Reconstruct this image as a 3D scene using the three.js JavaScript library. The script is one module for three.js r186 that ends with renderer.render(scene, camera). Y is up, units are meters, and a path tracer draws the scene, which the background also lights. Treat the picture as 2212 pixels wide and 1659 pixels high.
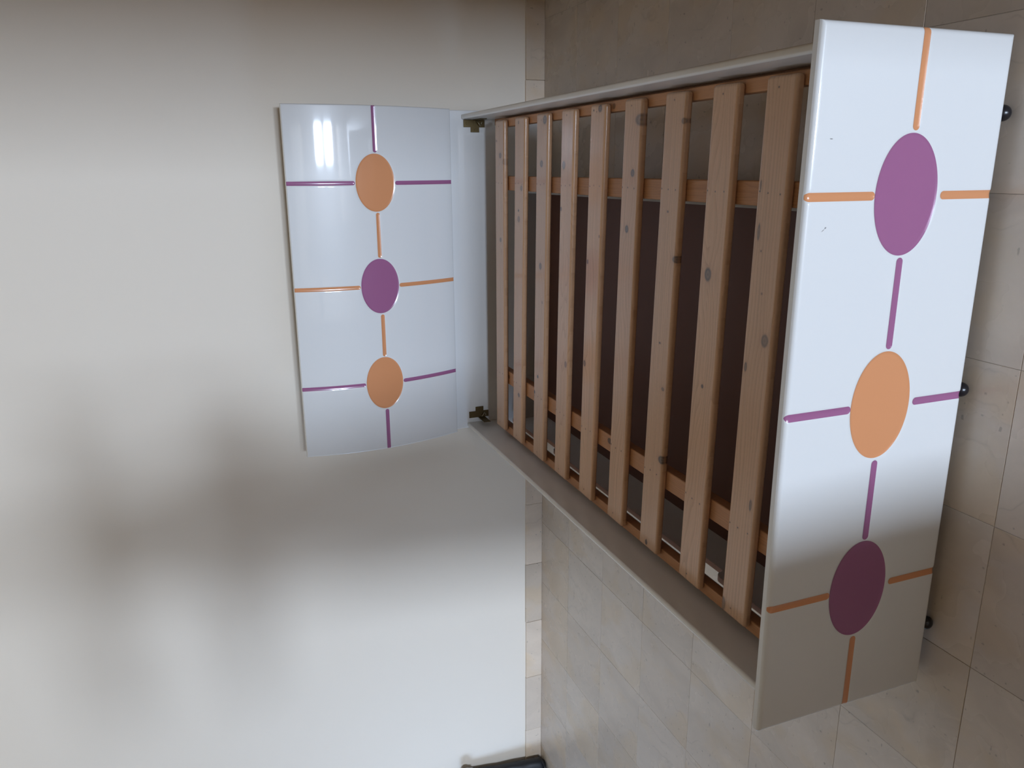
import * as THREE from 'three';
import { RectAreaLightUniformsLib } from 'three/addons/lights/RectAreaLightUniformsLib.js';
import { RoundedBoxGeometry } from 'three/addons/geometries/RoundedBoxGeometry.js';
import { MarchingCubes } from 'three/addons/objects/MarchingCubes.js';
import { mergeGeometries } from 'three/addons/utils/BufferGeometryUtils.js';

// ---------------------------------------------------------------- camera, light, exposure
RectAreaLightUniformsLib.init();
const scene = new THREE.Scene();
const renderer = new THREE.WebGLRenderer({ antialias: true });
renderer.toneMapping = THREE.LinearToneMapping;
renderer.toneMappingExposure = 1.0;
renderer.shadowMap.enabled = true;
scene.background = new THREE.Color().setRGB(0.75, 0.88, 1.05);

// the phone was held on its side: the picture's left is the room's up
const camera = new THREE.PerspectiveCamera(2 * Math.atan(829.5 / 1698.58) * 180 / Math.PI, 2212 / 1659, 0.05, 60);
camera.position.set(1.0784, 1.3785, 3.1316);
camera.quaternion.setFromRotationMatrix(new THREE.Matrix4().makeBasis(
  new THREE.Vector3(-0.0049324, -0.9299793, 0.3675788),
  new THREE.Vector3(0.9644726, -0.1015177, -0.2438992),
  new THREE.Vector3(0.264137, 0.3533167, 0.8974402)));
camera.updateMatrixWorld();
scene.add(camera);

// room: x -2.75..2.45, z 0..4.5, height 2.65; behind the camera a wide opening leads into a passage that ends
// at a narrow balcony door, its roller shutter half lowered: the daylight comes from there
const RX0 = -2.75, RX1 = 2.45, RZ1 = 4.5, RH = 2.65;
const PASS = { x0: -0.25, x1: 1.46, h: 2.3, z1: 9 };
const DOOR = { x0: 1.2, x1: 1.84, y0: 0.4, y1: 2.2, shutter: 1.7 };
const WIN = { z0: 0.9, z1: 1.8, y0: 0.15, y1: 2.1, shutter: 0.85 };   // a second, low opening in the left wall
{
  const w = DOOR.x1 - DOOR.x0, h = DOOR.shutter - DOOR.y0;
  const day = new THREE.RectAreaLight(new THREE.Color().setRGB(0.71, 0.85, 1.06), 218, w, h);
  day.name = 'daylight_balcony_door';
  day.position.set((DOOR.x0 + DOOR.x1) / 2, (DOOR.y0 + DOOR.shutter) / 2, PASS.z1 + 0.03);
  day.lookAt(day.position.x, day.position.y, 0);
  scene.add(day);
  const side = new THREE.RectAreaLight(new THREE.Color().setRGB(0.54, 0.81, 1.26), 10, WIN.z1 - WIN.z0, WIN.shutter - WIN.y0);
  side.name = 'daylight_side_window';
  side.position.set(RX0 - 0.05, (WIN.y0 + WIN.shutter) / 2, (WIN.z0 + WIN.z1) / 2);
  side.lookAt(10, side.position.y, side.position.z);
  scene.add(side);
}

// ---------------------------------------------------------------- helpers
function mulberry(a) { return () => { a |= 0; a = a + 0x6D2B79F5 | 0; let t = Math.imul(a ^ a >>> 15, 1 | a); t = t + Math.imul(t ^ t >>> 7, 61 | t) ^ t; return ((t ^ t >>> 14) >>> 0) / 4294967296; }; }
function makeNoise(seed) {               // value noise, wraps at the period px, py
  const r = mulberry(seed), T = Float32Array.from({ length: 65536 }, () => r());
  return (x, y, px, py) => {
    const xi = Math.floor(x), yi = Math.floor(y), fx = x - xi, fy = y - yi;
    const sx = fx * fx * (3 - 2 * fx), sy = fy * fy * (3 - 2 * fy);
    const m = (a, p) => p ? ((a % p) + p) % p : a & 255;
    const g = (a, b) => T[(m(a, px) & 255) * 256 + (m(b, py) & 255)];
    const a = g(xi, yi), b = g(xi + 1, yi), c = g(xi, yi + 1), d = g(xi + 1, yi + 1);
    return a + (b - a) * sx + (c - a) * sy + (a - b - c + d) * sx * sy;
  };
}
const N = makeNoise(7);
function fbm(x, y, oct, px, py) { let s = 0, a = 0.5, t = 0; for (let i = 0; i < oct; i++) { s += a * N(x, y, px, py); t += a; a *= 0.5; x *= 2; y *= 2; if (px) { px *= 2; py *= 2; } } return s / t; }
const clamp = (v, a = 0, b = 1) => Math.min(b, Math.max(a, v));
const sstep = (a, b, v) => { const t = clamp((v - a) / (b - a)); return t * t * (3 - 2 * t); };
function texture(w, h, fn, srgb = true) {
  const d = new Uint8Array(w * h * 4);
  for (let j = 0; j < h; j++) for (let i = 0; i < w; i++) {
    const c = fn(i / w, j / h), k = (j * w + i) * 4;
    for (let q = 0; q < 3; q++) { const v = clamp(c[q]); d[k + q] = 255 * (srgb ? Math.pow(v, 1 / 2.2) : v); }
    d[k + 3] = 255;
  }
  const t = new THREE.DataTexture(d, w, h);
  t.colorSpace = srgb ? THREE.SRGBColorSpace : THREE.NoColorSpace;
  t.wrapS = t.wrapT = THREE.RepeatWrapping; t.magFilter = THREE.LinearFilter; t.minFilter = THREE.LinearMipmapLinearFilter; t.generateMipmaps = true; t.needsUpdate = true;
  return t;
}
const lin = (r, g, b) => new THREE.Color().setRGB(r, g, b);
function mesh(name, geo, mat, parent = scene) {
  const m = new THREE.Mesh(geo, mat); m.name = name; m.castShadow = m.receiveShadow = true; parent.add(m); return m;
}
const taken = {};
function numbered(n) { const k = taken[n] = (taken[n] ?? -1) + 1; return k ? `${n}_${String(k).padStart(3, '0')}` : n; }
function thing(name, label, category, pos = [0, 0, 0], group) {
  const g = new THREE.Group(); g.name = numbered(name); g.position.set(...pos); scene.add(g);
  g.userData = { label, category }; if (group) g.userData.group = group; return g;
}
function structure(o, label, category) { o.userData.kind = 'structure'; o.userData.label = label; o.userData.category = category; return o; }
function box(x0, x1, y0, y1, z0, z1) { const g = new THREE.BoxGeometry(x1 - x0, y1 - y0, z1 - z0); g.translate((x0 + x1) / 2, (y0 + y1) / 2, (z0 + z1) / 2); return g; }
function rbox(x0, x1, y0, y1, z0, z1, r = 0.003, s = 2) { const g = new RoundedBoxGeometry(x1 - x0, y1 - y0, z1 - z0, s, r); g.translate((x0 + x1) / 2, (y0 + y1) / 2, (z0 + z1) / 2); return g; }
function planarUV(g, f) { const p = g.attributes.position, uv = new Float32Array(p.count * 2), n = g.attributes.normal; for (let i = 0; i < p.count; i++) { const [u, v] = f(p.getX(i), p.getY(i), p.getZ(i), n.getX(i), n.getY(i), n.getZ(i)); uv[2 * i] = u; uv[2 * i + 1] = v; } g.setAttribute('uv', new THREE.BufferAttribute(uv, 2)); return g; }
// a bar along x with rounded long edges and eased ends, centred on the origin, uv = (along, across)
function bar(L, w, t, r, seg = 4) {
  const loop = [];
  for (const [cx, cy, a0] of [[w / 2 - r, t / 2 - r, 0], [-w / 2 + r, t / 2 - r, 1], [-w / 2 + r, -t / 2 + r, 2], [w / 2 - r, -t / 2 + r, 3]])
    for (let i = 0; i <= seg; i++) { const a = (a0 + i / seg) * Math.PI / 2; loop.push([cx + r * Math.cos(a), cy + r * Math.sin(a)]); }
  const n = loop.length, st = [];
  for (let i = 0; i <= 3; i++) { const a = i / 3 * Math.PI / 2; st.push([-L / 2 + r * (1 - Math.sin(a)), r * (1 - Math.cos(a))]); }
  for (let i = 1; i < 8; i++) st.push([-L / 2 + r + (L - 2 * r) * i / 8, 0]);
  for (let i = 0; i <= 3; i++) { const a = i / 3 * Math.PI / 2; st.push([L / 2 - r * (1 - Math.sin(a)), r * (1 - Math.cos(a))]); }
  st.sort((a, b) => a[0] - b[0]);
  const pos = [], uv = [], idx = [];
  st.forEach(([x, ins]) => { for (const [z, y] of loop) { const kz = (w / 2 - ins) / (w / 2), ky = (t / 2 - ins) / (t / 2); pos.push(x, y * ky, z * kz); uv.push(x / L + 0.5, z / w + 0.5); } });
  for (let s = 0; s + 1 < st.length; s++) for (let i = 0; i < n; i++) { const a = s * n + i, b = s * n + (i + 1) % n, c = a + n, d = b + n; idx.push(a, b, c, b, d, c); }
  for (const s of [0, st.length - 1]) { const c = pos.length / 3; pos.push(st[s][0], 0, 0); uv.push(s ? 1 : 0, 0.5); for (let i = 0; i < n; i++) { const a = s * n + i, b = s * n + (i + 1) % n; s ? idx.push(c, a, b) : idx.push(c, b, a); } }
  const g = new THREE.BufferGeometry();
  g.setAttribute('position', new THREE.Float32BufferAttribute(pos, 3)); g.setAttribute('uv', new THREE.Float32BufferAttribute(uv, 2)); g.setIndex(idx);
  g.computeVertexNormals();
  return g;
}

// ---------------------------------------------------------------- materials
const std = (color, roughness, extra = {}) => new THREE.MeshStandardMaterial({ color, roughness, ...extra });
const wallBump = texture(512, 512, (u, v) => { const a = fbm(u * 10, v * 10, 4, 10, 10); return [a, a, a]; }, false);
wallBump.repeat.set(0.6, 0.6);
const cream = std(lin(0.62, 0.42, 0.235), 0.8);
const paint = std(lin(0.88, 0.79, 0.67), 0.75, { bumpMap: wallBump, bumpScale: 0.004 });
const ceilingPaint = std(lin(0.80, 0.66, 0.48), 0.9);
const lacquer = new THREE.MeshPhysicalMaterial({ color: lin(0.80, 0.80, 0.785), roughness: 0.32, specularIntensity: 0.5, clearcoat: 0.8, clearcoatRoughness: 0.05 });
const lacquerMatte = std(lin(0.80, 0.775, 0.72), 0.24);
const orange = new THREE.MeshPhysicalMaterial({ color: lin(0.72, 0.31, 0.14), roughness: 0.22, clearcoat: 0.25, clearcoatRoughness: 0.12 });
const purple = new THREE.MeshPhysicalMaterial({ color: lin(0.36, 0.13, 0.265), roughness: 0.22, clearcoat: 0.25, clearcoatRoughness: 0.12 });
const hardboard = std(lin(0.16, 0.065, 0.04), 0.5);
const brass = std(lin(0.16, 0.115, 0.05), 0.4, { metalness: 0.75 });
const blackPlastic = std(lin(0.012, 0.011, 0.014), 0.3);
const blackCloth = std(lin(0.013, 0.014, 0.018), 0.5);
const greyFilm = std(lin(0.35, 0.34, 0.33), 0.35);

// pale marble: soft clouds, long slanting veins, rusty specks
function marbleColor(u, v, P) {
  const w = fbm(u * 4 * P, v * 4 * P, 4) - 0.5;
  const cloud = fbm(u * 3 * P + w * 1.4, v * 2.2 * P + w, 5);
  const drift = fbm(u * 9 * P + w * 2.5 + v * 2.2 * P, v * 1.6 * P, 4);                 // long soft streaks
  const a = (u * 6 + v * 1.3) * P + w * 2.6;
  const vein = Math.pow(1 - Math.abs(Math.sin(a * Math.PI)), 12) * sstep(0.5, 0.72, fbm(u * 5 * P + 9, v * 4 * P, 3));
  const fine = fbm(u * 70 * P, v * 70 * P, 3) - 0.5;
  const warm = sstep(0.48, 0.72, fbm(u * 5 * P + 31 + w, v * 3 * P + 17, 4)), speck = sstep(0.86, 0.9, fbm(u * 48 * P + 5, v * 48 * P + 3, 2));
  const k = 1 + (cloud - 0.5) * 0.20 + (drift - 0.5) * 0.22 + fine * 0.03 - vein * 0.16 - speck * 0.3;
  return [0.64 * k, (0.555 - 0.025 * warm) * k, (0.47 - 0.06 * warm) * k];
}
const marbleMaps = [0, 1].map(s => { const t = texture(1024, 1024, (u, v) => marbleColor(u + s * 3.37, v + s * 1.71, 2)); t.wrapS = t.wrapT = THREE.MirroredRepeatWrapping; return t; });
const marbleRough = texture(256, 256, (u, v) => { const a = 0.55 + 0.45 * fbm(u * 12, v * 12, 4, 12, 12); return [a, a, a]; }, false);
const marbleMats = [0, 1, 2, 3, 4, 5].map(i => { const k = [1, 0.98, 1.015, 0.97, 0.99, 1.0][i], w = [0, 0.015, -0.01, 0.02, 0, 0.01][i]; return std(lin(k, k * (1 - w * 0.5), k * (1 - w)), 0.36, { map: marbleMaps[i % 2], roughnessMap: marbleRough }); });
const grout = std(lin(0.36, 0.31, 0.26), 0.9);

// pine: straight grain with wide early and late wood, knots given as [x, across, half length, half width, depth of tone] on each board
function pineTexture(seed, L, W, knots, w = 1024, h = 96, tone = [0.64, 0.385, 0.22]) {
  const r = mulberry(seed), o1 = r() * 50, o2 = r() * 50, freq = 7 + r() * 7, bend = 0.3 + r() * 0.8, tint = 0.92 + r() * 0.16, cx = r(), cathedral = r() < 0.5 ? 1 : 0;
  return texture(w, h, (u, v) => {
    let x = u * L, a = v;
    let warp = (fbm(u * 3 + o1, v * 1.2, 3) - 0.5) * bend;
    let dark = 0, halo = 0;
    for (const [kx, kv, lx, lw, dk] of knots) {
      const dx = (x - kx) / lx, dv = (v - kv) * W / lw, d = Math.sqrt(dx * dx + dv * dv);
      if (d < 9) { warp += 0.10 * (v > kv ? 1 : -1) * Math.exp(-d * d / 7) * Math.min(1, lw / 0.012); }
      const edge = 1 + 0.18 * (fbm(x * 90 + kx * 50, v * 12, 2) - 0.5);
      dark = Math.max(dark, dk * (1 - sstep(0.72 * edge, 1.15 * edge, d)) * (0.9 + 0.1 * Math.cos(d * 9)));
      halo = Math.max(halo, dk * 0.30 * Math.exp(-Math.max(0, d - 1) * 1.4));
    }
    let ph = (a + warp + cathedral * 0.35 * (u - cx) * (u - cx)) * freq;
    const ring = ph - Math.floor(ph), late = Math.pow(ring, 3.2);
    const fib = fbm(u * 260 + o2, v * 70, 2) - 0.5, streak = fbm(u * 5 + o2, v * 26, 3) - 0.5;
    let k = tint * (1.04 - 0.17 * late + 0.08 * fib + 0.20 * streak);
    let c = [tone[0] * k, tone[1] * k * (1 - 0.05 * late), tone[2] * k * (1 - 0.10 * late)];
    const dk = [0.062, 0.032, 0.022], hl = [0.34, 0.145, 0.065];
    c = c.map((q, i) => q + (hl[i] - q) * clamp(halo * 0.8));
    return c.map((q, i) => q + (dk[i] * (dark > 1 ? 0.35 : 1) - q) * clamp(dark * 1.0));
  });
}

// ---------------------------------------------------------------- room
const SHADOW_T = 0.25;
{
  const uvw = (g, a, b) => planarUV(g, (x, y, z) => [({ x, y, z })[a], ({ x, y, z })[b]]);
  structure(mesh('wall_back', uvw(box(RX0 - 0.3, RX1 + 0.3, -0.1, RH + 0.1, -SHADOW_T, 0), 'x', 'y'), paint), 'white painted plaster wall behind the headboard', 'wall');
  const lw = [[-0.1, RH, 0, WIN.z0], [-0.1, RH, WIN.z1, RZ1 + SHADOW_T], [-0.1, WIN.y0, WIN.z0, WIN.z1], [WIN.y1, RH, WIN.z0, WIN.z1]].map(([a, b, c, d]) => box(RX0 - SHADOW_T, RX0, a, b, c, d));
  structure(mesh('wall_left', uvw(mergeGeometries(lw), 'z', 'y'), cream), 'warm cream side wall at the far left', 'wall');
  structure(mesh('wall_right', uvw(box(RX1, RX1 + SHADOW_T, -0.1, RH, 0, RZ1 + SHADOW_T), 'z', 'y'), cream), 'warm cream side wall at the far right', 'wall');
  const T0 = 0.2, f = [box(RX0, PASS.x0, -0.1, RH, RZ1, RZ1 + T0), box(PASS.x1, RX1, -0.1, RH, RZ1, RZ1 + T0), box(PASS.x0, PASS.x1, PASS.h, RH, RZ1, RZ1 + T0)];
  structure(mesh('wall_front', uvw(mergeGeometries(f), 'x', 'y'), cream), 'warm cream wall with a wide opening to the passage', 'wall');
  structure(mesh('ceiling', box(RX0 - 0.2, RX1 + 0.2, RH, RH + 0.2, -0.2, RZ1 + 0.25), ceilingPaint), 'plain cream ceiling', 'ceiling');
  const P0 = -0.4, P1 = 2.4, Z0 = RZ1 + T0, Z1 = PASS.z1;
  const shell = [box(P0 - 0.2, P0, -0.1, RH, Z0, Z1 + 0.2), box(P1, P1 + 0.2, -0.1, RH, Z0, Z1 + 0.2), box(P0 - 0.2, P1 + 0.2, RH, RH + 0.2, Z0, Z1 + 0.2), box(P0 - 0.2, P1 + 0.2, -0.1, 0, RZ1, Z1 + 0.2),
    box(P0, DOOR.x0, 0, RH, Z1, Z1 + 0.2), box(DOOR.x1, P1, 0, RH, Z1, Z1 + 0.2), box(DOOR.x0, DOOR.x1, DOOR.y1, RH, Z1, Z1 + 0.2), box(DOOR.x0, DOOR.x1, -0.1, DOOR.y0, Z1, Z1 + 0.2)];
  structure(mesh('wall_passage', uvw(mergeGeometries(shell), 'x', 'y'), std(lin(0.30, 0.235, 0.165), 0.8)), 'tan painted passage behind the room', 'wall');

  // floor: square marble tiles with hairline joints, each its own piece
  const floor = new THREE.Group(); floor.name = 'floor'; scene.add(floor); structure(floor, 'polished beige marble floor of square tiles', 'floor');
  mesh('joint_bed', box(RX0, RX1, -0.1, -0.0016, 0, RZ1), grout, floor);
  const T = 0.3125, ox = -0.533, oz = -0.012, gap = 0.0007, r = mulberry(21);
  const cache = {};
  const tileGeo = (w, d, k) => cache[`${w.toFixed(4)}_${d.toFixed(4)}_${k}`] ??= (() => {
    const b = 0.0007, W = w / 2, D = d / 2, y1 = 0, y2 = -b, y3 = -0.012;
    const p = [], add = (a, s, y) => { for (const [sx, sz] of [[-1, -1], [1, -1], [1, 1], [-1, 1]]) p.push(sx * (W - s), y, sz * (D - s)); };
    add(0, b, y1); add(0, 0, y2); add(0, 0, y3);
    const idx = [0, 2, 1, 0, 3, 2];
    for (let q = 0; q < 2; q++) for (let i = 0; i < 4; i++) { const j = (i + 1) % 4, a = q * 4; idx.push(a + i, a + j, a + 4 + i, a + j, a + 4 + j, a + 4 + i); }
    let g = new THREE.BufferGeometry(); g.setAttribute('position', new THREE.Float32BufferAttribute(p, 3)); g.setIndex(idx);
    g = g.toNonIndexed(); g.computeVertexNormals();
    const kr = mulberry(k * 77 + 5), ou = kr() * 4, ov = kr() * 4, turn = k % 3 === 0 ? -1 : 1;
    return planarUV(g, (x, y, z) => [ou + turn * x * 0.8, ov + turn * z * 0.8]);
  })();
  for (let i = -8; i < 11; i++) for (let j = 0; j < 10; j++) {
    const x0 = Math.max(RX0, ox + i * T), x1 = Math.min(RX1, ox + (i + 1) * T), z0 = Math.max(0, oz + j * T), z1 = Math.min(RZ1, oz + (j + 1) * T);
    if (x1 - x0 < 0.02 || z1 - z0 < 0.02) continue;
    const t = mesh('tile', tileGeo(x1 - x0 - gap, z1 - z0 - gap, Math.floor(r() * 12)), marbleMats[Math.floor(r() * 6)], floor);
    t.position.set((x0 + x1) / 2, -0.0004 * r(), (z0 + z1) / 2);
  }
  { const z0 = oz + 10 * T + gap; const g = box(RX0, RX1, -0.012, -0.0002, z0, RZ1); planarUV(g, (x, y, z) => [x * 0.8, z * 0.8]); mesh('floor_slab', g, marbleMats[0], floor); }
  // marble skirting in single pieces along the wall in view
  const bb = new THREE.Group(); bb.name = 'baseboard_back'; scene.add(bb); structure(bb, 'pale marble skirting along the wall', 'skirting');
  const kk = [1.06, 0.98, 1.1, 1.0, 1.08, 0.8, 1.1, 1.04, 0.94, 1.1, 1.06, 0.86, 1.08, 1.0, 1.05, 1.1, 1.0, 1.05];
  const sk = kk.map((k, i) => std(lin(k * 1.08, k * 1.03, k * 0.96), 0.35, { map: marbleMaps[i % 2] }));
  for (let k = -4; k < 14; k++) {
    const x1 = Math.min(RX1, 1.424 - 0.3094 * k), x0 = Math.max(RX0, x1 - (x1 === RX1 ? RX1 - (1.424 - 0.3094 * (k + 1)) : 0.3094));
    if (x1 - x0 < 0.03 || x0 > RX1) continue;
    const g = rbox(x0 + 0.0005, x1 - 0.0005, 0, 0.0825 + 0.0012 * Math.sin(k * 2.1), 0, 0.0105 + 0.001 * Math.sin(k * 5), 0.0015, 1);
    planarUV(g, (x, y) => [x * 0.9 + k * 0.37, y * 0.9 + k * 0.61]);
    mesh('skirting_tile', g, sk[(k + 4) % sk.length], bb);
  }
  // balcony door at the end of the passage: frame, mid bar, shutter lowered to chest height
  const d = new THREE.Group(); d.name = 'door_1'; scene.add(d); structure(d, 'white balcony door frame with its roller shutter half lowered', 'door');
  const white = std(lin(0.7, 0.7, 0.68), 0.4), zd = PASS.z1;
  for (const [a, b] of [[DOOR.x0 - 0.04, DOOR.x0], [DOOR.x1, DOOR.x1 + 0.04]]) mesh('frame_post', rbox(a, b, DOOR.y0, DOOR.y1, zd - 0.03, zd - 0.001), white, d);
  mesh('frame_head', rbox(DOOR.x0 - 0.04, DOOR.x1 + 0.04, DOOR.y1, DOOR.y1 + 0.04, zd - 0.03, zd - 0.001), white, d);
  mesh('mid_bar', rbox(DOOR.x0, DOOR.x1, 0.94, 1.18, zd - 0.03, zd + 0.01), white, d);
  const win = new THREE.Group(); win.name = 'window_1'; scene.add(win); structure(win, 'side window with its roller shutter half lowered', 'window');
  const shutterMat = std(lin(0.45, 0.40, 0.32), 0.6);
  for (let y = DOOR.shutter; y < DOOR.y1 - 0.01; y += 0.05) mesh('shutter_slat', rbox(DOOR.x0, DOOR.x1, y, y + 0.049, zd, zd + 0.014, 0.004, 1), shutterMat, d);
  for (let y = WIN.shutter; y < WIN.y1 - 0.01; y += 0.05) mesh('shutter_slat', rbox(RX0 - 0.114, RX0 - 0.1, y, y + 0.049, WIN.z0, WIN.z1, 0.004, 1), shutterMat, win);
  for (const [a, b] of [[WIN.z0, WIN.z0 + 0.04], [WIN.z1 - 0.04, WIN.z1]]) mesh('frame_post', rbox(RX0 - 0.1, RX0 - 0.06, WIN.y0, WIN.y1, a, b), white, win);
}

// ---------------------------------------------------------------- bed
const bed = thing('bed', 'white lacquered bed with purple and orange ovals on headboard and footboard', 'bed');
// recessed motif shared by both boards: ovals joined by stripes
const XS = [1.0305, 0.651, 0.272], RXE = 0.1032;
function motif(yc, rye, yTop, yBot, u0, u1, d0, colors) {
  const ovals = XS.map((x, i) => ({ x, y: yc, rx: RXE, ry: rye, m: colors.oval[i] }));
  const bars = [[1.1375, 1.302], [0.758, 0.9235], [0.378, 0.5425], [-0.002, 0.1645]].map(([a, b], i) => ({ h: true, a, b, c: yc - 0.003, m: colors.link[i] }));
  XS.forEach((x, i) => { bars.push({ h: false, a: u0, b: yTop + 0.004, c: x, m: colors.up[i] }); bars.push({ h: false, a: yBot - 0.004, b: u1, c: x - 0.001, m: colors.down[i] }); });
  return { ovals, bars };
}
const HW = 0.0073;
const sdOval = (o, x, y) => { const dx = (x - o.x) / o.rx, dy = (y - o.y) / o.ry, k = Math.hypot(dx, dy); const g = Math.hypot(dx / o.rx, dy / o.ry) / Math.max(k, 1e-6); return (k - 1) / Math.max(g, 1e-6); };
const sdBar = (b, x, y) => { const p = b.h ? x : y, q = b.h ? y : x; const m = clamp(p, b.a + HW, b.b - HW); return Math.hypot(p - m, q - b.c) - HW; };
function recess(M, x, y) {
  let d = 0;
  for (const o of M.ovals) { const s = sdOval(o, x, y); if (s < 0.006) d = Math.max(d, 0.0026 * sstep(0.005, -0.006, s)); }
  for (const b of M.bars) { const s = sdBar(b, x, y); if (s < 0.0025) d = Math.max(d, 0.0021 * Math.sin(Math.PI / 2 * clamp((0.002 - s) / (HW + 0.002)))); }
  return d;
}
// a board: front face follows zf(y), edges eased by r, recessed by the motif
function board(parent, name, zf, x0, x1, y0, yTopOf, thick, r, M, mat, step = 0.003) {
  const yTop = yTopOf((x0 + x1) / 2);
  const nx = Math.round((x1 - x0) / step), ny = Math.round((yTop - y0) / step);
  const ease = t => t; // uniform
  const tx = [], ty = [];
  const edge = [0, 0.0007, 0.0016, 0.0026, 0.004, 0.0058, 0.008, 0.0105];
  const lay = (a, b, n) => { const o = edge.map(e => a + e); const m = n; for (let i = 1; i < m; i++) { const v = a + 0.0105 + (b - a - 0.021) * i / m; o.push(v); } for (const e of [...edge].reverse()) o.push(b - e); return o; };
  const X = lay(x0, x1, nx), Yn = lay(0, yTop - y0, ny);
  const drop = e => e >= r ? 0 : r - Math.sqrt(Math.max(0, r * r - (r - e) * (r - e)));
  const front = (x, y) => {
    const yt = yTopOf(x), z = zf(y), s = (zf(y + 0.002) - zf(y - 0.002)) / 0.004, n = 1 / Math.hypot(1, s);
    const d = recess(M, x, y) + drop(clamp(Math.min(x - x0, x1 - x, yt - y, y - y0), 0, 1));
    return [x, y + d * s * n, z - d * n];
  };
  const pos = [], idx = [], uv = [];
  const cols = X.length, rows = Yn.length;
  for (let side = 0; side < 2; side++) for (let j = 0; j < rows; j++) for (let i = 0; i < cols; i++) {
    const x = X[i], yt = yTopOf(x), y = y0 + Yn[j] / (yTop - y0) * (yt - y0);
    if (side && (i % 8 && i !== cols - 1)) { /* back face keeps the same lattice for closed sides */ }
    const f = side ? [x, y, zf(y) - thick] : front(x, y);
    pos.push(...f); uv.push((x - x0) / (x1 - x0), (y - y0) / (yt - y0));
  }
  const at = (s, i, j) => s * rows * cols + j * cols + i;
  for (let j = 0; j + 1 < rows; j++) for (let i = 0; i + 1 < cols; i++) {
    idx.push(at(0, i, j), at(0, i + 1, j), at(0, i, j + 1), at(0, i + 1, j), at(0, i + 1, j + 1), at(0, i, j + 1));
  }
  // back and rim get their own vertices so that the rim keeps a crisp line
  const g = new THREE.BufferGeometry();
  g.setAttribute('position', new THREE.Float32BufferAttribute(pos, 3)); g.setAttribute('uv', new THREE.Float32BufferAttribute(uv, 2)); g.setIndex(idx); g.computeVertexNormals();
  const rp = [], ru = [], ri = [];
  const quad = (a, b, c, d) => { const k = rp.length / 3; rp.push(...a, ...b, ...c, ...d); ru.push(0, 0, 0, 0, 0, 0, 0, 0); ri.push(k, k + 1, k + 2, k, k + 2, k + 3); };
  const P = k => [pos[3 * k], pos[3 * k + 1], pos[3 * k + 2]];
  for (let i = 0; i + 1 < cols; i++) { quad(P(at(0, i + 1, 0)), P(at(0, i, 0)), P(at(1, i, 0)), P(at(1, i + 1, 0))); quad(P(at(0, i, rows - 1)), P(at(0, i + 1, rows - 1)), P(at(1, i + 1, rows - 1)), P(at(1, i, rows - 1))); }
  for (let j = 0; j + 1 < rows; j++) { quad(P(at(0, 0, j)), P(at(0, 0, j + 1)), P(at(1, 0, j + 1)), P(at(1, 0, j))); quad(P(at(0, cols - 1, j + 1)), P(at(0, cols - 1, j)), P(at(1, cols - 1, j)), P(at(1, cols - 1, j + 1))); }
  for (let j = 0; j + 1 < rows; j += 6) { const j2 = Math.min(rows - 1, j + 6); quad(P(at(1, cols - 1, j)), P(at(1, 0, j)), P(at(1, 0, j2)), P(at(1, cols - 1, j2))); }
  const h = new THREE.BufferGeometry(); h.setAttribute('position', new THREE.Float32BufferAttribute(rp, 3)); h.setAttribute('uv', new THREE.Float32BufferAttribute(ru, 2)); h.setIndex(ri); h.computeVertexNormals();
  const out = mesh(name, mergeGeometries([g, h]), mat, parent);
  // coloured inlays lying in the recesses
  const lift = 0.0003;
  const skin = (rowsP, name2, m) => {
    const p = [], id = [], n = rowsP[0].length;
    for (const row of rowsP) for (const [x, y] of row) { const xc = clamp(x, x0 + 0.0004, x1 - 0.0004), yc = clamp(y, y0 + 0.0004, yTopOf(xc) - 0.0004); const q = front(xc, yc); p.push(q[0], q[1], q[2] + lift); }
    for (let a = 0; a + 1 < rowsP.length; a++) for (let b = 0; b + 1 < n; b++) { const k = a * n + b; id.push(k, k + 1, k + n, k + 1, k + n + 1, k + n); }
    const gg = new THREE.BufferGeometry(); gg.setAttribute('position', new THREE.Float32BufferAttribute(p, 3)); gg.setIndex(id); gg.computeVertexNormals();
    const nm = gg.attributes.normal; let sz = 0; for (let i = 0; i < nm.count; i++) sz += nm.getZ(i);
    if (sz < 0) { gg.setIndex(id.map((v, i) => i % 3 === 1 ? id[i + 1] : i % 3 === 2 ? id[i - 1] : v)); gg.computeVertexNormals(); }
    return mesh(name2, gg, m, out);
  };
  for (const o of M.ovals) {
    const R = [], rad = [0, 0.2, 0.4, 0.6, 0.75, 0.85, 0.9, 0.93, 0.95, 0.97, 0.985, 0.995, 1.0];
    for (const q of rad) { const row = []; for (let a = 0; a <= 96; a++) { const t = a / 96 * Math.PI * 2; row.push([o.x + o.rx * q * Math.cos(t), o.y + o.ry * q * Math.sin(t)]); } R.push(row); }
    skin(R, 'oval_inlay', o.m);
  }
  for (const b of M.bars) {
    const R = [];
    for (let s = 0; s <= 60; s++) {
      const e = s / 60, p = e < 0.15 ? b.a + HW * (1 - Math.cos(e / 0.15 * Math.PI / 2)) : e > 0.85 ? b.b - HW * (1 - Math.cos((1 - e) / 0.15 * Math.PI / 2)) : b.a + HW + (b.b - b.a - 2 * HW) * (e - 0.15) / 0.7;
      const m = clamp(p, b.a + HW, b.b - HW), w = Math.sqrt(Math.max(0, HW * HW - (p - m) * (p - m)));
      const row = []; for (let a = 0; a <= 10; a++) { const q = b.c + w * Math.sin((a / 5 - 1) * Math.PI / 2); row.push(b.h ? [p, q] : [q, p]); } R.push(row);
    }
    skin(R, 'stripe_inlay', b.m);
  }
  return out;
}
const HEAD_Z = y => -0.53186 * y * y + 0.9066 * y - 0.1964;
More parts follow.
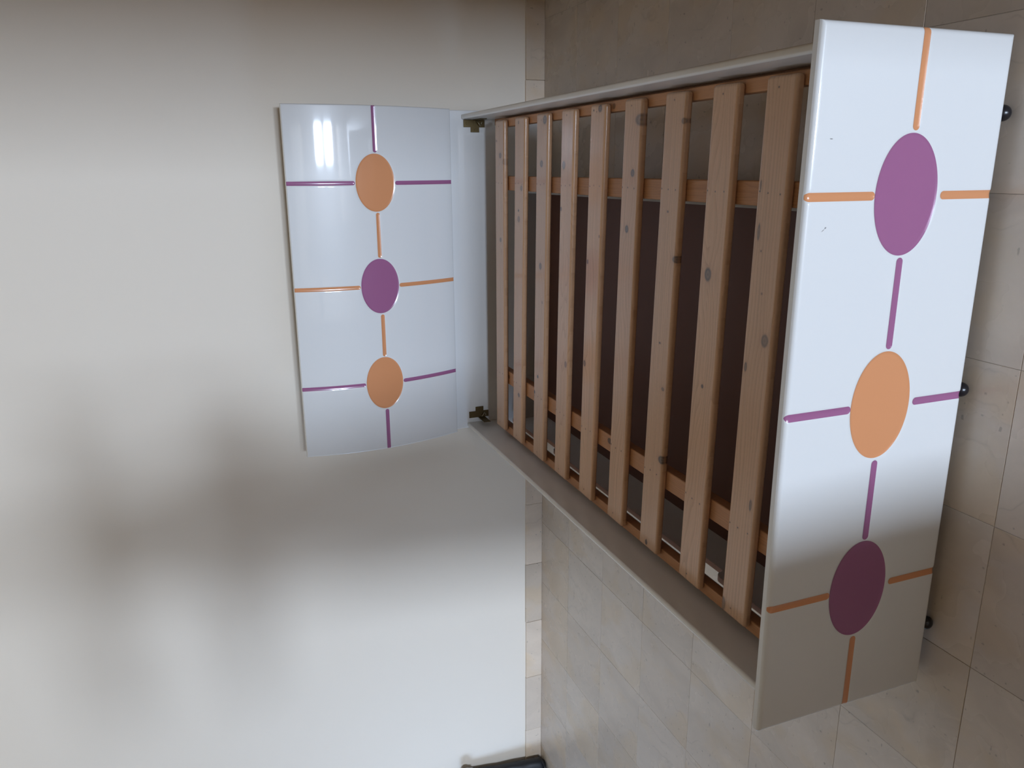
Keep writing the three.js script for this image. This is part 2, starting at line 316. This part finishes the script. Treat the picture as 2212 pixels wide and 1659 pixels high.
const headMotif = motif(0.751, 0.0740, 1.067, 0.434, 0.8275, 0.675, 0, { oval: [orange, purple, orange], link: [purple, orange, orange, purple], up: [purple, orange, purple], down: [purple, orange, purple] });
board(bed, 'headboard', HEAD_Z, 0, 1.3, 0.432, () => 1.0675, 0.018, 0.004, headMotif, lacquer);
const footMotif = motif(0.2318, 0.0707, 0.445, 0.024, 0.303, 0.1525, 0, { oval: [purple, orange, purple], link: [orange, purple, purple, orange], up: [orange, purple, orange], down: [orange, purple, orange] });
// a few scuffs show on the footboard's lacquer
const scuffs = [[1.122, 0.407, 0.0035, 0.0008, 1.5], [0.980, 0.4005, 0.0022, 0.0013, 2.2], [0.976, 0.405, 0.004, 0.0006, 2.2]];
const footLacquer = lacquer.clone();
footLacquer.map = texture(2048, 680, (u, v) => {
  const x = u * 1.3, y = 0.024 + v * 0.4215; let k = 1;
  for (const [a, b, l, w, t] of scuffs) { const dx = x - a, dy = y - b, p = (dx * Math.cos(t) + dy * Math.sin(t)) / l, q = (-dx * Math.sin(t) + dy * Math.cos(t)) / w; k = Math.min(k, 0.25 + 0.75 * sstep(0.5, 1.2, Math.hypot(p, q))); }
  return [k, k, k];
});
board(bed, 'footboard', () => 2.084, 0, 1.3, 0.024, x => 0.4455 + 0.004 * (1 - Math.pow((x - 0.65) / 0.65, 2)), 0.020, 0.0095, footMotif, footLacquer);
mesh('lower_headboard', rbox(0.002, 1.298, 0.024, 0.46, 0.045, 0.064, 0.003), lacquer, bed);
function rail(x0, x1) { const g = bar(2.064 - 0.064, x1 - x0, 0.3785 - 0.197, 0.006); g.rotateY(Math.PI / 2); g.translate((x0 + x1) / 2, (0.3785 + 0.197) / 2, (2.064 + 0.064) / 2); return g; }
mesh('side_rail', rail(0.0086, 0.0262), lacquerMatte, bed);
mesh('side_rail', rail(1.2646, 1.2826), lacquerMatte, bed);
const ledgeMap = pineTexture(91, 1.9, 0.03, [[0.7, 0.5, 0.02, 0.01, 0.7]], 1024, 32, [0.40, 0.19, 0.085]);
const ledgeMat = std(lin(1, 1, 1), 0.5, { map: ledgeMap });
for (const [a, b] of [[0.0262, 0.050], [1.2406, 1.2646]]) { const g = bar(1.9, b - a, 0.025, 0.002, 2); g.rotateY(Math.PI / 2); g.translate((a + b) / 2, 0.2435, 1.06); mesh('ledge', g, ledgeMat, bed); }
for (const x of [1.17, 0.656, 0.139]) { const g = new THREE.SphereGeometry(0.0145, 24, 16); g.scale(1, 1, 1); g.translate(x, 0.0145, 2.072); mesh('foot', g, blackPlastic, bed); }
for (const x of [1.17, 0.139]) { const g = new THREE.SphereGeometry(0.0145, 16, 12); g.translate(x, 0.0145, 0.055); mesh('foot', g, blackPlastic, bed); }
// hook plates in the corners by the headboard
for (const s of [0, 1]) {
  const X = v => s ? v : 1.3085 - v;                       // the right one is measured, the left one mirrors it
  const sh = new THREE.Shape([[1.236, 0.283], [1.263, 0.283], [1.263, 0.369], [1.236, 0.369], [1.236, 0.340], [1.217, 0.340], [1.217, 0.306], [1.236, 0.306]].map(([x, y]) => new THREE.Vector2(X(x), y)));
  const g = new THREE.ExtrudeGeometry(sh, { depth: 0.002, bevelEnabled: true, bevelSize: 0.0006, bevelThickness: 0.0006, bevelSegments: 1 }); g.translate(0, 0, 0.066);
  const plate = mesh('hook_plate', g, brass, bed);
  plate.userData.label = 'tarnished brass hook plate';
  const xs = [X(1.2616), X(1.2642)].sort((a, b) => a - b);
  mesh('angle_arm', rbox(xs[0], xs[1], 0.300, 0.330, 0.064, 0.145, 0.0008, 1), brass, plate);
  const hook = new THREE.TubeGeometry(new THREE.CatmullRomCurve3([[1.258, 0.318, 0.070], [1.254, 0.316, 0.085], [1.246, 0.312, 0.088], [1.242, 0.306, 0.080], [1.247, 0.300, 0.074], [1.255, 0.298, 0.08]].map(([x, y, z]) => new THREE.Vector3(X(x), y, z))), 24, 0.0022, 8);
  mesh('hook', hook, std(lin(0.45, 0.40, 0.28), 0.3, { metalness: 0.9 }), plate);
  for (const [x, y] of [[1.25, 0.295], [1.25, 0.357], [1.227, 0.323]]) { const c = new THREE.CylinderGeometry(0.0035, 0.0042, 0.0015, 12); c.rotateX(Math.PI / 2); c.translate(X(x), y, 0.0695); mesh('screw', c, brass, plate); }
}

// ---------------------------------------------------------------- slatted base
const slatBase = thing('slatted_base', 'pine slatted bed base of cross slats on four lengthwise battens', 'bed base');
const RB = [0.247, 0.445, 0.639, 0.831, 1.025, 1.22, 1.416, 1.605, 1.782, 1.962], LB = [0.232, 0.411, 0.614, 0.801, 0.991, 1.187, 1.377, 1.576, 1.758, 1.94];
const KNOTS = [[0, 1.125, 0.61, 0.0108, 0.0136, 0.8], [0, 0.817, 0.62, 0.009, 0.0105, 0.8], [0, 1.177, 0.17, 0.0039, 0.0069, 0.6], [0, 1.103, 1.0, 0.0114, 0.0151, 0.35], [1, 1.012, 0.74, 0.0104, 0.0101, 0.7], [1, 0.934, 0.47, 0.0045, 0.005, 1.3], [1, 0.904, 0.5, 0.0114, 0.0124, 0.6], [1, 1.232, 0.4, 0.0064, 0.006, 0.6], [1, 0.25, 0.66, 0.009, 0.0095, 0.9], [2, 1.229, 0.75, 0.0149, 0.0154, 0.9], [2, 1.093, 0.5, 0.012, 0.0124, 0.9], [2, 0.758, 0.52, 0.0127, 0.0113, 0.9], [2, 0.637, 0.74, 0.0052, 0.0042, 0.6], [2, 0.366, 0.4, 0.0061, 0.006, 1.3], [2, 0.302, 0.1, 0.007, 0.0061, 1.3], [3, 1.087, 0.27, 0.0136, 0.0117, 0.85], [3, 0.954, 0.12, 0.0067, 0.0064, 0.8], [3, 0.463, 0.8, 0.0112, 0.0091, 0.6], [4, 1.238, 0.65, 0.0109, 0.0116, 0.9], [4, 1.234, 0.23, 0.0029, 0.0033, 1.1], [4, 0.89, 0.89, 0.0047, 0.0031, 0.7], [4, 0.809, 0.14, 0.0074, 0.0055, 0.8], [4, 0.496, 0.17, 0.0106, 0.0082, 0.8], [5, 1.197, 0.95, 0.0157, 0.0263, 0.75], [5, 1.066, 0.64, 0.0104, 0.0101, 1], [5, 0.92, 0.45, 0.0109, 0.0093, 1], [6, 1.184, 0.93, 0.0072, 0.0089, 0.7], [6, 0.975, 0.46, 0.0031, 0.0039, 0.9], [6, 0.864, 1.0, 0.0094, 0.015, 0.9], [6, 0.646, 0.48, 0.0031, 0.004, 1], [6, 0.53, 0.79, 0.0053, 0.0071, 0.7], [6, 0.339, 0.95, 0.012, 0.0144, 1], [6, 0.076, 0.43, 0.0079, 0.0062, 1], [7, 0.843, 0.36, 0.017, 0.0133, 0.95], [7, 0.58, 0.48, 0.0053, 0.0047, 1], [8, 1.042, 0.12, 0.0115, 0.0026, 0.8], [8, 0.949, 0.19, 0.0185, 0.0047, 0.8], [8, 0.912, 0.33, 0.0024, 0.0021, 0.8], [8, 0.826, 0.49, 0.0027, 0.0026, 0.7], [8, 0.731, 0.74, 0.0155, 0.0115, 0.75], [8, 0.662, 0.15, 0.0118, 0.0051, 0.8], [8, 0.36, 0.79, 0.0147, 0.005, 0.8], [8, 0.079, 0.08, 0.0197, 0.01, 0.7]];
const SL = 1.19, SW = 0.09, ST = 0.02;
const slatGeo = bar(SL, SW, ST, 0.0075, 6);
for (let i = 0; i < 10; i++) {
  const jit = mulberry(400 + i);
  const kn = KNOTS.filter(k => k[0] === i).map(([, x, v, a, b, d]) => [x - 0.06, v, a, b, d]);
  for (const nx of [0.23, 0.968, 0.022, 1.17]) for (const nv of nx === 0.23 || nx === 0.968 ? [0.1, 0.41, 0.77] : [0.42]) kn.push([nx + (jit() - 0.5) * 0.006, nv + (jit() - 0.5) * 0.05, 0.0019, 0.0019, 1.0 + 0.2 * jit()]);
  const m = new THREE.MeshPhysicalMaterial({ color: lin(1, 1, 1), roughness: 0.4, clearcoat: 0.8, clearcoatRoughness: 0.16, map: pineTexture(300 + i * 13, SL, SW, kn) });
  const s = mesh('slat', slatGeo, m, slatBase);
  const zl = LB[i] + SW / 2, zr = RB[i] + SW / 2;
  s.position.set(0.655, 0.296 + 0.0006 * (jit() - 0.5), (zl + zr) / 2);
  s.rotation.y = -Math.atan2(zr - zl, 1.19);
}
[[0.045, 0.075], [0.252, 0.305], [1.001, 1.052], [1.227, 1.256]].forEach(([a, b], i) => {
  const L = 1.83, g = bar(L, b - a, 0.030, 0.003, 3); g.rotateY(-Math.PI / 2);
  const kn = [[[0.4, 0.4, 0.01, 0.008, 0.6]], [[0.93, 0.35, 0.012, 0.01, 0.9], [0.1, 0.4, 0.01, 0.008, 0.7]], [[1.18, 0.42, 0.017, 0.016, 0.85], [1.55, 0.8, 0.006, 0.004, 0.8]], [[0.9, 0.5, 0.01, 0.008, 0.6]]][i];
  const m = std(lin(1, 1, 1), 0.45, { map: pineTexture(700 + i * 7, L, b - a, kn, 1024, 48, [0.55, 0.27, 0.12]) });
  const t = mesh('batten', g, m, slatBase); t.position.set((a + b) / 2, 0.271, 0.225 + L / 2);
});

// ---------------------------------------------------------------- drawer under the bed
const drawer = thing('under_bed_drawer', 'low drawer with brown hardboard bottom pushed under the slats', 'drawer');
{
  // front board with two hand grips cut into its top edge; built lying in z-y and turned
  const zA = 0.085, zB = 2.045, top = 0.1765, bot = 0.022;
  const sh = new THREE.Shape(); sh.moveTo(zA, bot); sh.lineTo(zB, bot); sh.lineTo(zB, top);
  for (const c of [1.497, 0.437]) {
    const w = 0.062, dp = 0.031, f = 0.025, q = 0.014;
    sh.lineTo(c + w + f, top); sh.quadraticCurveTo(c + w + 0.006, top, c + w, top - dp * 0.45); sh.quadraticCurveTo(c + w - 0.002, top - dp, c + w - q, top - dp);
    sh.lineTo(c - w + q, top - dp); sh.quadraticCurveTo(c - w + 0.002, top - dp, c - w, top - dp * 0.45); sh.quadraticCurveTo(c - w - 0.006, top, c - w - f, top);
  }
  sh.lineTo(zA, top); sh.closePath();
  const g = new THREE.ExtrudeGeometry(sh, { depth: 0.0155, bevelEnabled: false, curveSegments: 10 });
  g.rotateY(-Math.PI / 2); g.translate(0.026, 0, 0);
  const raw = std(lin(0.30, 0.14, 0.075), 0.7);
  const fb = mesh('front_board', g, [lacquerMatte, raw], drawer);
  const inside = std(lin(0.55, 0.52, 0.48), 0.45);
  mesh('bottom', box(0.0262, 0.990, 0.026, 0.030, 0.102, 2.03), hardboard, drawer);
  mesh('back_board', rbox(0.985, 1.000, 0.022, 0.150, 0.102, 2.03, 0.0015, 1), inside, drawer);
  mesh('end_board', rbox(0.0262, 1.000, 0.022, 0.150, 0.087, 0.102, 0.0015, 1), inside, drawer);
  mesh('end_board', rbox(0.0262, 1.000, 0.022, 0.150, 2.03, 2.045, 0.0015, 1), inside, drawer);
  for (const [x, z] of [[0.08, 0.2], [0.08, 1.9], [0.93, 0.2], [0.93, 1.9]]) { const c = new THREE.CylinderGeometry(0.013, 0.013, 0.012, 18); c.rotateZ(Math.PI / 2); c.translate(x, 0.013, z); mesh('caster', c, blackPlastic, drawer); }
}

// ---------------------------------------------------------------- black bag leaning on the wall
const bag = thing('black_bag', 'slim black bag leaning upright against the wall skirting', 'bag', [-2.03, 0, 0.06]);
{
  const pos = [], idx = [], n = 40, m = 26;
  for (let j = 0; j <= m; j++) {
    const v = j / m, y = 0.45 * v;
    const half = 0.214 + 0.036 * Math.pow(v, 1.5) - 0.02 * Math.pow(Math.max(0, 0.07 - v) / 0.07, 2) - 0.12 * Math.pow(Math.max(0, v - 0.92) / 0.08, 2);
    const dep = (0.046 - 0.022 * v) * (1 - 0.5 * Math.pow(Math.max(0, 0.05 - v) / 0.05, 2) - 0.9 * Math.pow(Math.max(0, v - 0.9) / 0.1, 2));
    const zc = -0.030 * v + 0.0;
    for (let i = 0; i < n; i++) {
      const a = i / n * Math.PI * 2, c = Math.cos(a), s = Math.sin(a), e = 0.45;
      const wr = 1 + 0.03 * (N(i * 0.35 + 3, j * 0.5, 0, 0) - 0.5);
      pos.push(half * Math.sign(c) * Math.pow(Math.abs(c), e) * wr, y, zc + dep * Math.sign(s) * Math.pow(Math.abs(s), 0.7) * wr);
    }
  }
  for (let j = 0; j < m; j++) for (let i = 0; i < n; i++) { const a = j * n + i, b = j * n + (i + 1) % n; idx.push(a, a + n, b, b, a + n, b + n); }
  for (const j of [0, m]) { const k = pos.length / 3; pos.push(0, j ? 0.45 : 0, j ? -0.03 : 0); for (let i = 0; i < n; i++) { const a = j * n + i, b = j * n + (i + 1) % n; j ? idx.push(k, b, a) : idx.push(k, a, b); } }
  const g = new THREE.BufferGeometry(); g.setAttribute('position', new THREE.Float32BufferAttribute(pos, 3)); g.setIndex(idx); g.computeVertexNormals();
  mesh('body', g, blackCloth, bag);
  // welt along the bottom and a crumpled grey film sticking out of the top corner
  const curve = new THREE.CatmullRomCurve3([[-0.19, 0.018, 0.047], [0, 0.016, 0.049], [0.19, 0.018, 0.044], [0.205, 0.02, 0.02], [0.2, 0.02, -0.03]].map(p => new THREE.Vector3(...p)));
  mesh('welt', new THREE.TubeGeometry(curve, 40, 0.006, 8), std(lin(0.008, 0.009, 0.016), 0.35), bag);
  const f = new THREE.IcosahedronGeometry(0.034, 5), p = f.attributes.position, v3 = new THREE.Vector3();
  for (let i = 0; i < p.count; i++) { v3.fromBufferAttribute(p, i); const k = 0.62 + 0.75 * Math.abs(N(v3.x * 90 + 40, v3.y * 90 + v3.z * 70 + 40, 0, 0) - 0.4); p.setXYZ(i, v3.x * k * 0.9, v3.y * k * 1.2, v3.z * k * 0.55); }
  f.computeVertexNormals(); f.translate(0.243, 0.405, -0.016);
  mesh('crumpled_film', f, greyFilm, bag).userData.label = 'crumpled grey plastic film';
}

// ---------------------------------------------------------------- wardrobe along the right wall, just out of the picture
{
  const w = thing('wardrobe', 'tall brown wardrobe along the right wall', 'wardrobe', [1.92, 0, 0.06]);
  const wood = std(lin(1, 1, 1), 0.45, { map: pineTexture(55, 1, 0.5, [], 256, 256, [0.36, 0.21, 0.11]) });
  mesh('carcass', rbox(0.02, 0.52, 0, 2.1, 0, 2.3, 0.004), wood, w);
  for (let i = 0; i < 3; i++) { const z0 = 0.01 + i * 0.763, dr = mesh('door', rbox(0, 0.02, 0.08, 2.08, z0, z0 + 0.757, 0.003), wood, w); mesh('knob', new THREE.SphereGeometry(0.014, 16, 12).translate(-0.014, 1.0, z0 + (i === 1 ? 0.05 : 0.70)), brass, dr); }
}

// ---------------------------------------------------------------- person taking the picture, standing left of and behind the camera
{
  const person = thing('person', 'person in a long dark coat standing with both arms raised', 'person', [0.43, 0, 3.62]);
  const field = (bones, lo, hi, cell) => {
    const size = Math.max(hi[0] - lo[0], hi[1] - lo[1], hi[2] - lo[2]), res = Math.ceil(size / cell) + 4;
    const mc = new MarchingCubes(res, new THREE.MeshBasicMaterial(), false, false, 120000); mc.isolation = 0;
    const half = size / 2 * 1.04, c = [0, 1, 2].map(i => (lo[i] + hi[i]) / 2), k = 0.03;
    for (let z = 0; z < res; z++) for (let y = 0; y < res; y++) for (let x = 0; x < res; x++) {
      const p = [c[0] + (2 * x / res - 1) * half, c[1] + (2 * y / res - 1) * half, c[2] + (2 * z / res - 1) * half];
      let d = 1;
      for (const [a, b, ra, rb, sz = 1] of bones) {
        const ab = [b[0] - a[0], b[1] - a[1], b[2] - a[2]], ap = [p[0] - a[0], p[1] - a[1], (p[2] - a[2])];
        const t = clamp((ap[0] * ab[0] + ap[1] * ab[1] + ap[2] * ab[2]) / (ab[0] ** 2 + ab[1] ** 2 + ab[2] ** 2 + 1e-9));
        const q = Math.hypot(ap[0] - ab[0] * t, ap[1] - ab[1] * t, (ap[2] - ab[2] * t) * sz) - (ra + (rb - ra) * t);
        const h = clamp(0.5 + 0.5 * (d - q) / k); d = d + (q - d) * h - k * h * (1 - h);
      }
      mc.field[x + y * res + z * res * res] = -d;
    }
    mc.update();
    const n = mc.count, g = new THREE.BufferGeometry();
    const P = mc.positionArray.slice(0, n * 3), Q = mc.normalArray.slice(0, n * 3);
    for (let i = 0; i < n; i++) for (let a = 0; a < 3; a++) P[3 * i + a] = c[a] + P[3 * i + a] * half;
    g.setAttribute('position', new THREE.BufferAttribute(P, 3)); g.setAttribute('normal', new THREE.BufferAttribute(Q, 3));
    return g;
  };
  const B = [
    [[-0.06, 1.0, 0], [0.06, 1.0, 0], 0.125, 0.125, 1.25], [[0, 1.05, 0], [0, 1.32, 0.0], 0.135, 0.15, 1.3], [[-0.13, 1.40, 0], [0.13, 1.40, 0], 0.075, 0.075],
    [[0, 1.42, 0], [0, 1.53, -0.02], 0.055, 0.052],
    [[-0.17, 1.41, 0], [-0.44, 1.38, -0.06], 0.07, 0.06], [[-0.44, 1.38, -0.06], [-0.16, 1.38, -0.29], 0.055, 0.03],
    [[0.15, 1.41, 0], [0.26, 1.33, -0.10], 0.085, 0.055], [[0.26, 1.33, -0.10], [0.25, 1.42, -0.29], 0.05, 0.03],
    [[-0.09, 0.93, 0], [-0.10, 0.5, -0.01], 0.092, 0.06], [[-0.10, 0.5, -0.01], [-0.105, 0.09, 0.02], 0.058, 0.042],
    [[0.09, 0.93, 0], [0.10, 0.5, -0.01], 0.092, 0.06], [[0.10, 0.5, -0.01], [0.105, 0.09, 0.02], 0.058, 0.042],
    [[-0.07, 1.05, 0], [-0.10, 0.22, 0.01], 0.15, 0.18, 1.2], [[0.07, 1.05, 0], [0.09, 0.22, 0.01], 0.15, 0.18, 1.2],
    [[-0.105, 0.045, 0.05], [-0.115, 0.035, -0.15], 0.045, 0.035], [[0.105, 0.045, 0.05], [0.115, 0.035, -0.15], 0.045, 0.035]];
  const head = [[[0, 1.60, -0.01], [0, 1.655, 0.0], 0.085, 0.095, 1], [[0, 1.535, -0.055], [0, 1.56, -0.04], 0.035, 0.05], [[0, 1.60, -0.10], [0, 1.575, -0.118], 0.008, 0.014],
    [[-0.092, 1.60, 0], [-0.096, 1.57, 0], 0.012, 0.010], [[0.092, 1.60, 0], [0.096, 1.57, 0], 0.012, 0.010], [[0, 1.48, -0.01], [0, 1.55, -0.02], 0.052, 0.055]];
  const hand = (w, dir, up, out) => { // palm and five fingers from the wrist
    const o = [], at = (a, b, c) => [0, 1, 2].map(i => w[i] + dir[i] * a + up[i] * b + out[i] * c);
    o.push([at(0, 0, 0), at(0.08, 0.014, 0), 0.026, 0.020], [at(0.02, -0.012, 0), at(0.08, -0.022, 0), 0.022, 0.017]);
    [[0.03, 0.06], [0.011, 0.072], [-0.009, 0.066], [-0.028, 0.052]].forEach(([b, l]) => { o.push([at(0.085, b, 0), at(0.085 + l * 0.55, b * 1.1, 0.012), 0.0095, 0.009], [at(0.085 + l * 0.55, b * 1.1, 0.012), at(0.085 + l * 0.85, b * 1.1, 0.034), 0.009, 0.008]); });
    o.push([at(0.02, 0.026, 0), at(0.055, 0.05, 0.015), 0.012, 0.010], [at(0.055, 0.05, 0.015), at(0.085, 0.055, 0.03), 0.010, 0.009]);
    return o;
  };
  const bodyG = field(B, [-0.54, -0.02, -0.36], [0.46, 1.62, 0.25], 0.013);
  const headG = field(head, [-0.13, 1.44, -0.15], [0.13, 1.78, 0.13], 0.006);
  const h1 = field(hand([0.25, 1.42, -0.29], [0.30, 0.55, -0.78], [0.2, 0.76, 0.62], [-0.93, 0.3, 0.2]), [0.15, 1.34, -0.50], [0.40, 1.64, -0.2], 0.004);
  const h2 = field(hand([-0.16, 1.38, -0.29], [0.55, 0.45, -0.70], [-0.2, 0.89, 0.41], [0.81, -0.07, 0.58]), [-0.26, 1.28, -0.50], [0.0, 1.56, -0.2], 0.004);
  const paintParts = (g, f) => { const p = g.attributes.position, c = new Float32Array(p.count * 3); for (let i = 0; i < p.count; i++) c.set(f(p.getX(i), p.getY(i), p.getZ(i)), 3 * i); g.setAttribute('color', new THREE.BufferAttribute(c, 3)); return g; };
  const skin = [0.50, 0.30, 0.21], shirt = [0.10, 0.11, 0.14], jeans = [0.045, 0.06, 0.10], shoe = [0.03, 0.03, 0.03];
  paintParts(bodyG, (x, y, z) => y < 0.085 ? shoe : y < 0.2 ? jeans : y > 1.455 || (x < -0.05 && x > -0.25 && z < -0.25) || (x > 0.2 && z < -0.22) ? skin : shirt);
  [headG, h1, h2].forEach(g => paintParts(g, () => skin));
  mesh('body', mergeGeometries([bodyG, headG, h1, h2]), std(lin(1, 1, 1), 0.75, { vertexColors: true }), person);
  const hair = new THREE.SphereGeometry(0.108, 32, 24, 0, Math.PI * 2, 0, Math.PI * 0.56); hair.scale(0.98, 1, 1.05); hair.rotateX(0.5); hair.translate(0, 1.655, 0.008);
  mesh('hair', hair, std(lin(0.03, 0.02, 0.015), 0.6), person);
}

renderer.render(scene, camera);
